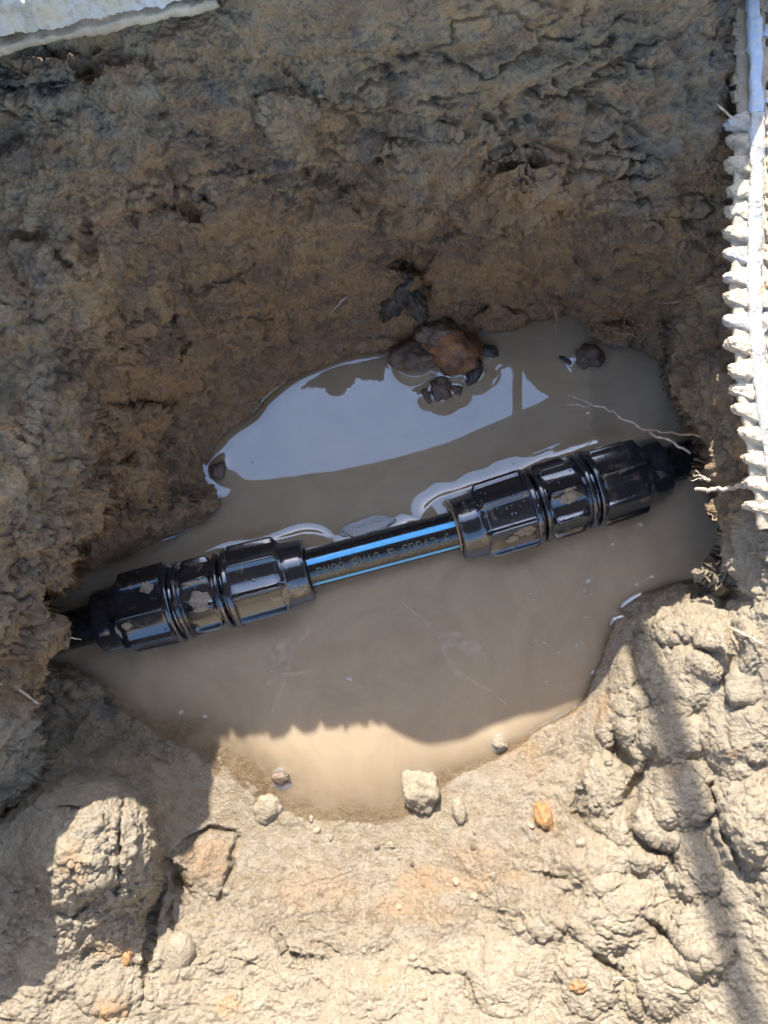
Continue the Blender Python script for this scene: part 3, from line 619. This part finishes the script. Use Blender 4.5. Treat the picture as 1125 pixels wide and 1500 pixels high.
rock("clay_nodule", onG(184, 1404, -.001), (4*mm, 5*mm, 3.5*mm), M_brightorange, 41, "bright orange clay nodule left of the smooth grey oval stone", "clay nodule", rough=.3)
rock("clay_nodule", onG(797, 1200, -.001), (5*mm, 9*mm, 6*mm), M_brightorange, 42, "tall orange clay nodule in the wet bank right of the knobbly tan stone", "clay nodule", rough=.3, rotz=15)
rock("clay_nodule", onG(845, 1446, .0), (4*mm, 3.5*mm, 3*mm), M_brightorange, 43, "small orange clay nodule in the dry clay at bottom right", "clay nodule", rough=.3)
rock("stone", onG(1098, 480 + 530, -.004), (12*mm, 11*mm, 9*mm), M_earth, 44, "grey clod on the right bank beside the straw", "stone", rough=.25)

# ------------------------------------------------------------------ twigs, straws and roots
def strand(name, pl, r0, r1, mat, label=None, cat=None, parent=None, wig=.0006, group=None):
    """pl: 3D points"""
    P_ = []
    for k in range(len(pl) - 1):
        for j in range(5):
            t = j / 5; p = pl[k].lerp(pl[k + 1], t); P_.append(p + Vector(rng.normal(0, wig, 3).tolist()) * (1 if k + j else 0))
    P_.append(pl[-1]); n_ = len(P_)
    if parent: P_ = [p - parent.location for p in P_]
    o = tube(name, P_, [r0 + (r1 - r0) * k / (n_ - 1) for k in range(n_)], mat, parent, 6)
    if label: tag(o, label, cat, group)
    return o
e = empty("forked_twig", V(1010, 638, .03)); tag(e, "long forked pale twig reaching over the water from the right ledge", "twig")
strand("stem", [V(1012, 664, .04), V(965, 640, .032), V(945, 630, .03), V(905, 607, .028), V(885, 596, .026), V(832, 578, .022)], .0009, .0004, M_root, parent=e)
strand("branch", [V(945, 630, .03), V(975, 632, .034), V(1028, 640, .06)], .0008, .0007, M_twig, parent=e)
strand("branch", [V(885, 596, .026), V(860, 594, .025), V(830, 593, .024)], .0005, .0003, M_root, parent=e)
e = empty("pale_root", V(1105, 712, .12)); tag(e, "thick pale root with frayed tip poking from the right ledge over the pipe", "root")
strand("stem", [V(1108, 711, .112), V(1080, 713, .1), V(1050, 718, .09), V(1018, 717, .085)], .0017, .0011, M_root, parent=e)
for k, (x, y) in enumerate([(1015, 695), (1018, 690), (1012, 704), (1025, 700)]): strand("fibre", [V(1040, 704, .088), V(1028, 698 + k, .086), V(x, y, .084)], .0004, .0002, M_root, parent=e)
strand("straw", [onG(1034, 166, .006), onG(1052, 186, .006), onG(1071, 205, .006)], .0005, .0005, M_straw, "straight pale straw against the back wall left of the ribbed strip", "straw", wig=.0001)
strand("straw", [onG(-6, 1008, .004), onG(28, 1006, .005), onG(45, 1024, .004)], .0009, .0006, M_straw, "bent pale straw on the shaded left ledge", "straw", wig=.0002)
strand("straw", [onG(1062, 920, .006), onG(1085, 932, .009), onG(1110, 943, .006)], .0008, .0005, M_straw, "pale straw lying on the sunlit right bank", "straw", wig=.0002)
strand("straw", [V(88, 928, .075), V(102, 934, .07), V(119, 937, .065)], .0005, .0003, M_straw, "short straw sticking out over the dark hollow at the pipe's left end", "straw", wig=.0001)
strand("rootlet", [V(812, 448, .025), V(814, 470, .016), V(815, 490, .0)], .0006, .0003, M_twig, "thin rootlet hanging from the back wall into the water", "rootlet", group="rootlets along the back waterline")
for k in range(14):
    x, y = rr0.choice([(rr0.uniform(985, 1060), rr0.uniform(430, 860)), (rr0.uniform(60, 150), rr0.uniform(560, 1010)), (rr0.uniform(200, 900), rr0.uniform(250, 470))]); p = onG(x, y, .001)
    q_ = p + Vector((rr0.uniform(-.02, .02), rr0.uniform(-.015, .004), rr0.uniform(-.008, .008))); strand("root_fibre", [p, p.lerp(q_, .5) + Vector((rr0.uniform(-.003, .003), -.003, .003)), q_], rr0.uniform(.0003, .0007), .0002, rr0.choice([M_twig, M_root, M_twig]), "hair-thin root fibre sticking out of the shaded pit wall", "root fibre", group="root fibres in the pit wall")
strand("straw", [onG(890, 1426, .006), onG(905, 1428, .007), onG(918, 1432, .005)], .0006, .0004, M_straw, "tiny pale straw on the dry clay at bottom right", "straw", wig=.0002)

# rootlets by the back waterline, grit, foam and painted reflections
for k in range(12):
    x, y = 862 + rr0.uniform(0, 75), 478 + rr0.uniform(-12, 14); p = onG(x, y, .003); q_ = p + Vector((rr0.uniform(-.014, .014), rr0.uniform(-.012, -.002), rr0.uniform(-.004, .006)))
    strand("rootlet", [p, p.lerp(q_, .5) + Vector((0, 0, .003)), q_], .0004, .0002, M_twig, "fine brown rootlet in the tangle at the back right waterline", "rootlet", group="tangled rootlets at the back right waterline")
def pebble_words(m_, a_): return ('tiny ' if a_ < 1.5 * mm else 'small ') + {'clay_earth': 'mud-coated', 'grey_stone': 'grey', 'tan_clay': 'tan', 'brown_clay': 'dark brown'}[m_.name] + ' pebble'
for k in range(46):
    x, y = rr0.uniform(420, 900), rr0.uniform(1195, 1330)
    if x > 760: y -= 90
    a_ = (.8 + 2.6 * rr0.random() ** 2.2) * mm
    rock("pebble", onG(x, y, -a_ * .15), (a_, a_ * rr0.uniform(.6, 1), a_ * .8), (pm := rr0.choice([M_earth, M_earth, M_grey, M_tan, M_brownrock])), 100 + k, pebble_words(pm, a_) + (' bedded in the wet bank left of the knobbly tan stone' if x < 600 else ' bedded in the wet bank right of the knobbly tan stone'), "pebble", "pebbles bedded in the wet bank", rough=.36, rotz=rr0.uniform(0, 180), sub=3)
for k in range(26):
    x, y = rr0.uniform(60, 1080), rr0.uniform(1340, 1500)
    a_ = rr0.uniform(1., 2.6) * mm
    rock("pebble", onG(x, y, -a_ * .15), (a_, a_ * rr0.uniform(.6, 1), a_ * .8), (pm := rr0.choice([M_earth, M_tan, M_grey])), 200 + k, pebble_words(pm, a_) + (' on the dry clay along the bottom left' if x < 560 else ' on the dry clay along the bottom right'), "pebble", "pebbles on the dry bank", rough=.36, rotz=rr0.uniform(0, 180), sub=3)
b = NB("pale_foam_glint"); b.p.inputs["Base Color"].default_value = (.62, .62, .6, 1); b.p.inputs["Roughness"].default_value = .12; b.p.inputs["Specular IOR Level"].default_value = 1
b.L(b.bump(b.vor(900, co=b.pos), .8, .0008), b.p.inputs["Normal"]); al = b.N.new("ShaderNodeValue"); al.outputs[0].default_value = .55; b.L(al.outputs[0], b.p.inputs["Alpha"]); M_foam_glint = b.m
b = NB("pale_reflection"); b.p.inputs["Base Color"].default_value = (.60, .48, .38, 1); b.p.inputs["Roughness"].default_value = .3  # pale colour for reflections painted on the water
b.L(b.math("MULTIPLY", b.ramp(b.noise(160, 4, .6, co=b.pos), [(.35, 0.), (.65, 1.)]), .38), b.p.inputs["Alpha"]); M_reflection = b.m
rock("sky_glint", V(538, 771, .0012), (19*mm, 6*mm, 1.6*mm), M_foam_glint, 301, "pale blob painted as a sky highlight on the water behind the middle of the pipe", "painted highlight", rough=.2, rotz=13)  # sky highlight on the water, modelled as a pale blob
for (x, y, a_, k) in [(862, 851, 2.2, 1), (856, 866, 1.5, 2), (866, 872, 1.2, 3), (512, 995, 2, 4), (778, 871, 1.1, 5), (868, 985, 1.6, 6), (845, 945, 1.3, 7), (858, 905, 1, 8), (300, 1050, 1.6, 9), (265, 1043, 2, 10)] + [(rr0.uniform(790, 880), rr0.uniform(900, 1040), rr0.uniform(.5, 1.3), 20 + k) for k in range(9)] + [(rr0.uniform(330, 800), rr0.uniform(640, 1100), rr0.uniform(.4, .9), 40 + k) for k in range(12)]:
    rock("foam_fleck", V(x, y, .0006), (a_*mm, a_*.6*mm, .5*mm), M_foam_glint, 310 + k, "tiny pale foam fleck floating " + ("by the right waterline" if x > 775 else "behind the pipe" if y < 800 else "on the open water below the left coupling" if x < 460 else "on the open water below the middle of the pipe"), "foam fleck", "foam flecks on the muddy water", rough=.3, rotz=k * 40, sub=3)
def film(name, outline, label):
    """a faint reflection painted as a thin pale skin on the water, feathered by its noise"""
    pl = [V(x, y, .0009) for x, y in outline]; c_ = sum(pl, Vector()) / len(pl); vs = [c_ + Vector((0, 0, .0003))]; m_ = len(pl)
    for f_ in (.5, 1.): vs += [c_.lerp(p, f_) + Vector((0, 0, .0002 if f_ < 1 else 0)) for p in pl]
    vs += [p - Vector((0, 0, .0004)) for p in pl]; F_ = []
    for k in range(m_):
        k2 = (k + 1) % m_; F_ += [(0, 1 + k, 1 + k2), (1 + k, 1 + m_ + k, 1 + m_ + k2, 1 + k2), (1 + m_ + k, 1 + 2 * m_ + k, 1 + 2 * m_ + k2, 1 + m_ + k2)]
    me = bpy.data.meshes.new(name); me.from_pydata([v[:] for v in vs], [], F_); me.materials.append(M_reflection)
    for p in me.polygons: p.use_smooth = True
    o = link(bpy.data.objects.new(name, me)); tag(o, label, "scum"); return o
def ribbon(pts, w0):
    L_, R_ = [], []
    for k in range(len(pts)):
        a, c = pts[max(k - 1, 0)], pts[min(k + 1, len(pts) - 1)]; dx, dy = c[0] - a[0], c[1] - a[1]; n_ = math.hypot(dx, dy); w_ = w0 * math.sin(math.pi * (k + .4) / (len(pts) - .2)) + .6
        L_.append((pts[k][0] - dy / n_ * w_, pts[k][1] + dx / n_ * w_)); R_.append((pts[k][0] + dy / n_ * w_, pts[k][1] - dx / n_ * w_))
    return L_, R_
def streak(name, pts, w0, label):  # faint reflection on the water, drawn as a pale ribbon
    L_, R_ = ribbon(pts, w0); n_ = len(pts); vs = [V(*p, .0008) for p in L_] + [V(*p, .0008) for p in R_]
    mid_ = [V(*p, .0012) for p in pts]; vs += mid_; F_ = []
    for k in range(n_ - 1): F_ += [(k, k + 1, 2 * n_ + k + 1, 2 * n_ + k), (2 * n_ + k, 2 * n_ + k + 1, n_ + k + 1, n_ + k)]
    me = bpy.data.meshes.new(name); me.from_pydata([v[:] for v in vs], [], F_); me.materials.append(M_reflection)
    o = link(bpy.data.objects.new(name, me)); tag(o, label, "scum"); return o
streak("reflection_streak", [(585, 878), (606, 898), (625, 912), (645, 940), (668, 985), (690, 998), (720, 1015), (745, 1035)], 4, "long faint painted reflection streak on the brown water right of centre")
streak("reflection_streak", [(455, 905), (450, 930), (430, 945), (420, 985), (408, 1020), (398, 1045)], 4, "faint painted reflection streak on the water below the left coupling")
streak("reflection_streak", [(390, 1002), (415, 990), (455, 983)], 3, "short sideways painted reflection streak crossing the one below the left coupling")
film("reflection_film", [(640, 925), (660, 922), (682, 928), (700, 940), (722, 962), (718, 970), (690, 965), (665, 950), (648, 945)], "pale leaf-shaped painted reflection beside the long streak right of centre")
film("reflection_film", [(425, 925), (436, 938), (430, 955), (410, 975), (390, 985), (385, 970), (400, 948)], "pale curved painted reflection below the left coupling")

# ------------------------------------------------------------------ pale ribbed strips half buried at the rim
def strip_mat(ca, cb):
    b = NB("caked_pale_mud"); n1 = b.noise(60, 6, .6, co=b.pos); n2 = b.noise(450, 5, .7, co=b.pos)
    col = b.mix(b.ramp(n1, [(.35, 0.), (.65, 1.)]), ca, cb); col = b.mix(b.math('MULTIPLY', b.ramp(n2, [(.3, 1.), (.45, 0.)]), .6), col, (.26, .2, .14))
    col = b.mix(b.math('MULTIPLY', b.ramp(b.noise(130, 6, .7, co=b.pos), [(.52, 0.), (.62, 1.)]), .75), col, (.33, .26, .18))
    b.L(col, b.p.inputs["Base Color"]); b.p.inputs["Roughness"].default_value = .4
    h = b.bump(n2, .7, .0015); b.L(b.bump(n1, .5, .003, h), b.p.inputs["Normal"]); return b.m
M_crust = strip_mat((.5, .5, .54), (.48, .40, .26)); M_greyrail = strip_mat((.45, .46, .48), (.52, .48, .42)); M_cake = strip_mat((.58, .49, .34), (.46, .37, .27)); M_cake2 = strip_mat((.50, .49, .49), (.48, .40, .30)); M_tanrail = strip_mat((.5, .40, .28), (.36, .27, .18))
b = NB("shaded_rail_blue"); n2 = b.noise(400, 5, .7, co=b.pos)
b.L(b.mix(b.ramp(n2, [(.45, 0.), (.62, 1.)]), (.42, .50, .62), (.6, .57, .5)), b.p.inputs["Base Color"]); b.p.inputs["Roughness"].default_value = .35; b.L(b.bump(n2, .5, .001), b.p.inputs["Normal"]); M_rail_shaded = b.m  # bluer colour for the stretch of strip in shade
def blob(name, c, ax1, ax2, ax3, mat, seed, parent, e=.75, tp=.35):
    bm = bmesh.new(); bmesh.ops.create_cube(bm, size=2); bmesh.ops.subdivide_edges(bm, edges=bm.edges[:], cuts=13, use_grid_fill=True)
    v = np.array([x.co[:] for x in bm.verts]); sph = v / np.linalg.norm(v, axis=1, keepdims=True); v = v * e + sph * (1 - e) * 1.15
    taper = 1 - tp * (v[:, 0] * .5 + .5); v[:, 1] *= taper; v[:, 2] *= 1 - .5 * tp * (v[:, 0] * .5 + .5)
    v *= (1 + .26 * fbm(v * 1.5 + seed * 2.7, 4, seed, .6) + .07 * fbm(v * 7 + seed, 2, seed + 9))[:, None]
    W_ = v[:, :1] * np.array(ax1) + v[:, 1:2] * np.array(ax2) + v[:, 2:3] * np.array(ax3) + np.array(c - parent.location)
    for i, x in enumerate(bm.verts): x.co = W_[i]
    me = bpy.data.meshes.new(name); bm.to_mesh(me); bm.free()
    for p in me.polygons: p.use_smooth = True
    me.materials.append(mat); return link(bpy.data.objects.new(name, me), parent)
# right strip: follows the rim, flat rail in the middle, irregular teeth on both sides
path = [(1102, -20, .158), (1107, 100, .150), (1108, 250, .14), (1104, 400, .132), (1107, 480, .13), (1116, 580, .126), (1131, 680, .12), (1143, 770, .112)]
def path_at(y):
    for k in range(len(path) - 1):
        a, b_ = path[k], path[k + 1]
        if a[1] <= y <= b_[1]: t = (y - a[1]) / (b_[1] - a[1]); return a[0] + (b_[0] - a[0]) * t, a[2] + (b_[2] - a[2]) * t
    return path[-1][0], path[-1][2]
def rail(name, pts, wd, ht, mat, parent, seed):
    nn = 14; vs = []
    for i, p in enumerate(pts):
        d = (pts[min(i + 1, len(pts) - 1)] - pts[max(i - 1, 0)]).normalized(); sd_ = d.cross(Vector((0, 0, 1))).normalized(); u_ = sd_.cross(d)
        for k in range(nn):
            t = 2 * math.pi * k / nn; cx, cz = math.cos(t), math.sin(t); cx = math.copysign(abs(cx) ** .5, cx); cz = math.copysign(abs(cz) ** .5, cz)
            vs.append(p + sd_ * cx * wd + u_ * cz * ht)
    vs = np.array([v[:] for v in vs]); rel = vs - vs.mean(0)
    vs = vs + (fbm(rel * 110, 4, seed) * .0016 + fbm(rel * 400, 2, seed + 5) * .0005)[:, None] * np.array([.7, .7, 1])
    return mesh_np(name, vs, grid_faces(len(pts), nn, wrap=True), mat, parent)
e = empty("ribbed_strip", V(1105, 400, .13)); tag(e, "long ribbed strip caked in pale mud with a pale rail painted bluer in shade, upright along the right rim", "strip")
rp = [V(path_at(y)[0], y, path_at(y)[1] + .0048) - e.location for y in np.arange(-20, 771, 3.)]
nb = 62  # shade edge: rail and web before it get their shaded colours
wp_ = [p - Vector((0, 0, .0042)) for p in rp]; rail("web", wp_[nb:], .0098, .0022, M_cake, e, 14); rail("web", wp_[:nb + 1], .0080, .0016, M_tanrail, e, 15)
rail("rail", rp[:nb + 1], .0032, .0018, M_rail_shaded, e, 4); rail("rail", rp[nb:], .0036, .0018, M_greyrail, e, 5)
y = 12; k = 0; rr_ = random.Random(3)
while y < 765:
    x, z = path_at(y)
    for sgn in (-1, 1):
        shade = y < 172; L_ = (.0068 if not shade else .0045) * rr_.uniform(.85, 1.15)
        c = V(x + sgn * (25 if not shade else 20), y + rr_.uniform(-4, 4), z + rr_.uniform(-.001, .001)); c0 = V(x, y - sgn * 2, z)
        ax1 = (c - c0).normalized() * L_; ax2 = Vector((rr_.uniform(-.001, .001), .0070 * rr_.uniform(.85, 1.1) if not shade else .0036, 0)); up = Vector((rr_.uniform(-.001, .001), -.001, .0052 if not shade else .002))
        o = blob("tooth", c, ax1, ax2, up, (M_cake if rr_.random() < .7 else M_cake2) if not shade else (M_tanrail if sgn < 0 or k % 3 else M_rail_shaded), k, e, .5 if not shade else .9, .68 if not shade else .1); k += 1
    y += 33
# upper left strip
e = empty("ribbed_strip", V(120, 20, .24)); tag(e, "short ribbed pale strip crusted with mud at the upper left corner of the rim", "strip")
a0, a1 = V(-60, 80, .219), V(318, 4, .225); du = (a1 - a0).normalized(); dv = Vector((-du.y, du.x, 0)).normalized(); nu, nv = 360, 90
uu, vv_ = np.meshgrid(np.linspace(0, 1, nu), np.linspace(0, 1, nv)); Lu = (a1 - a0).length
q3 = np.stack([uu * Lu, vv_ * .045, uu * 0], -1); wv_ = uu * Lu / .017 + fbm(q3 * 40, 3, 71) * .5
hh = .006 + (1 - np.exp(-(np.sin(wv_ * math.pi) / .3) ** 2)) * .0048 * sstep(0, .12, vv_) + fbm(q3 * 120, 4, 72) * .003 + fbm(q3 * 420, 2, 74) * .0015 + sstep(0, .06, vv_) * .009 - .002
pp = np.array(a0)[None, None] + uu[..., None] * Lu * np.array(du) + (vv_[..., None] * .045 + (fbm(q3 * 60, 3, 73) * .002)[..., None]) * np.array(dv); pp[..., 2] += hh
mesh_np("ribbed_panel", pp.reshape(-1, 3) - np.array(e.location), grid_faces(nv, nu), M_crust, e)
rail("rail", [V(-40, 76, .219).lerp(V(318, 0, .2245), t) - e.location for t in np.linspace(0, 1, 90)], .0028, .0022, M_tanrail, e, 9)
# unseen tool added behind the pit: its shaft casts the dark band across the right bank
pA, pB, pC = V(985, 1010, .05), V(1088, 1330, .095), V(1122, 1600, .11)
top = pC + S * 1.22
kk = 6.8; foot_ = pA + (pA - pB) * kk; foot_ = foot_ + S * ((.25 - foot_.z) / S.z)
wood = fibre("ash_wood", (.42, .28, .15)); steel = rock_material("worn_steel", (.25, .22, .2), (.16, .1, .07), .4, .6)
e = empty("shadow_caster", foot_); tag(e, "unseen long-shafted tool added behind the pit to cast the shadow band on the right bank", "shadow_caster")
d0 = (top - foot_).normalized()
tube("shaft", [d0 * .02, (top - foot_) * .5, top - foot_], [.010, .0078, .0074], wood, e, 16)
side = d0.cross(Vector((0, 0, 1))).normalized(); tube("grip", [top - foot_ - side * .055, top - foot_ + side * .055], [.014, .014], wood, e, 12)
gx, gy = np.meshgrid(np.linspace(-1, 1, 9), np.linspace(0, 1, 9)); bl = []
for sgn in (1, -1):
    for a_, c_ in zip(gx.ravel(), gy.ravel()):
        wd = .075 * (1 - .25 * max(0, c_ - .6) / .4); bl.append(side * a_ * wd + d0 * (.09 - c_ * .25) + side.cross(d0) * (.012 * a_ * a_ + .0015 * sgn))
g1 = grid_faces(9, 9); mesh_np("blade", bl, np.concatenate([g1, g1[:, ::-1] + 81]), steel, e)

# ------------------------------------------------------------------ unseen sheet added above the pit to darken the water's reflection beyond the sky patch
def refl(px, py, H):
    c = world(px, py, 0.); d = c - CAM; t = H / -d[2]; return (float(c[0] + d[0] * t), float(c[1] + d[1] * t))
b = NB("occluder_cloth"); b.L(b.mix(b.ramp(b.noise(30, 5, .6), [(.3, 0.), (.7, 1.)]), (.12, .10, .085), (.17, .15, .13)), b.p.inputs["Base Color"]); b.p.inputs["Roughness"].default_value = .9; M_occluder = b.m
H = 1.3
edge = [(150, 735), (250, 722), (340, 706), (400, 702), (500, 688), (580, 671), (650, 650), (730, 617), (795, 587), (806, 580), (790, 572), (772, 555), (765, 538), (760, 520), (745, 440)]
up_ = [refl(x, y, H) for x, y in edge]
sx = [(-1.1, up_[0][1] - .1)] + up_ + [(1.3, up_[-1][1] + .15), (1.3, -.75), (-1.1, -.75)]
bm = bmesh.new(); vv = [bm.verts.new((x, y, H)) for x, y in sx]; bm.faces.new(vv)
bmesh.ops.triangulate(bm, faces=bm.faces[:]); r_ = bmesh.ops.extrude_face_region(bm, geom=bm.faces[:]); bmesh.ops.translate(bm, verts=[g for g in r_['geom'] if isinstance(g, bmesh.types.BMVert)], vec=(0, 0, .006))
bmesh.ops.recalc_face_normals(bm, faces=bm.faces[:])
me = bpy.data.meshes.new("occluder_sheet"); bm.to_mesh(me); bm.free(); me.materials.append(M_occluder); o = link(bpy.data.objects.new("occluder_sheet", me))
(ax_, ay_), (bx_, by_) = refl(757, 440, H), refl(757, 650, H); tube("occluder_bar", [Vector((ax_, ay_, H - .012)), Vector((bx_, by_, H - .012))], [.012, .012], M_occluder, o, 8)
tag(o, "unseen dark sheet added above the pit to bound the sky patch mirrored in the water", "shade sheet")
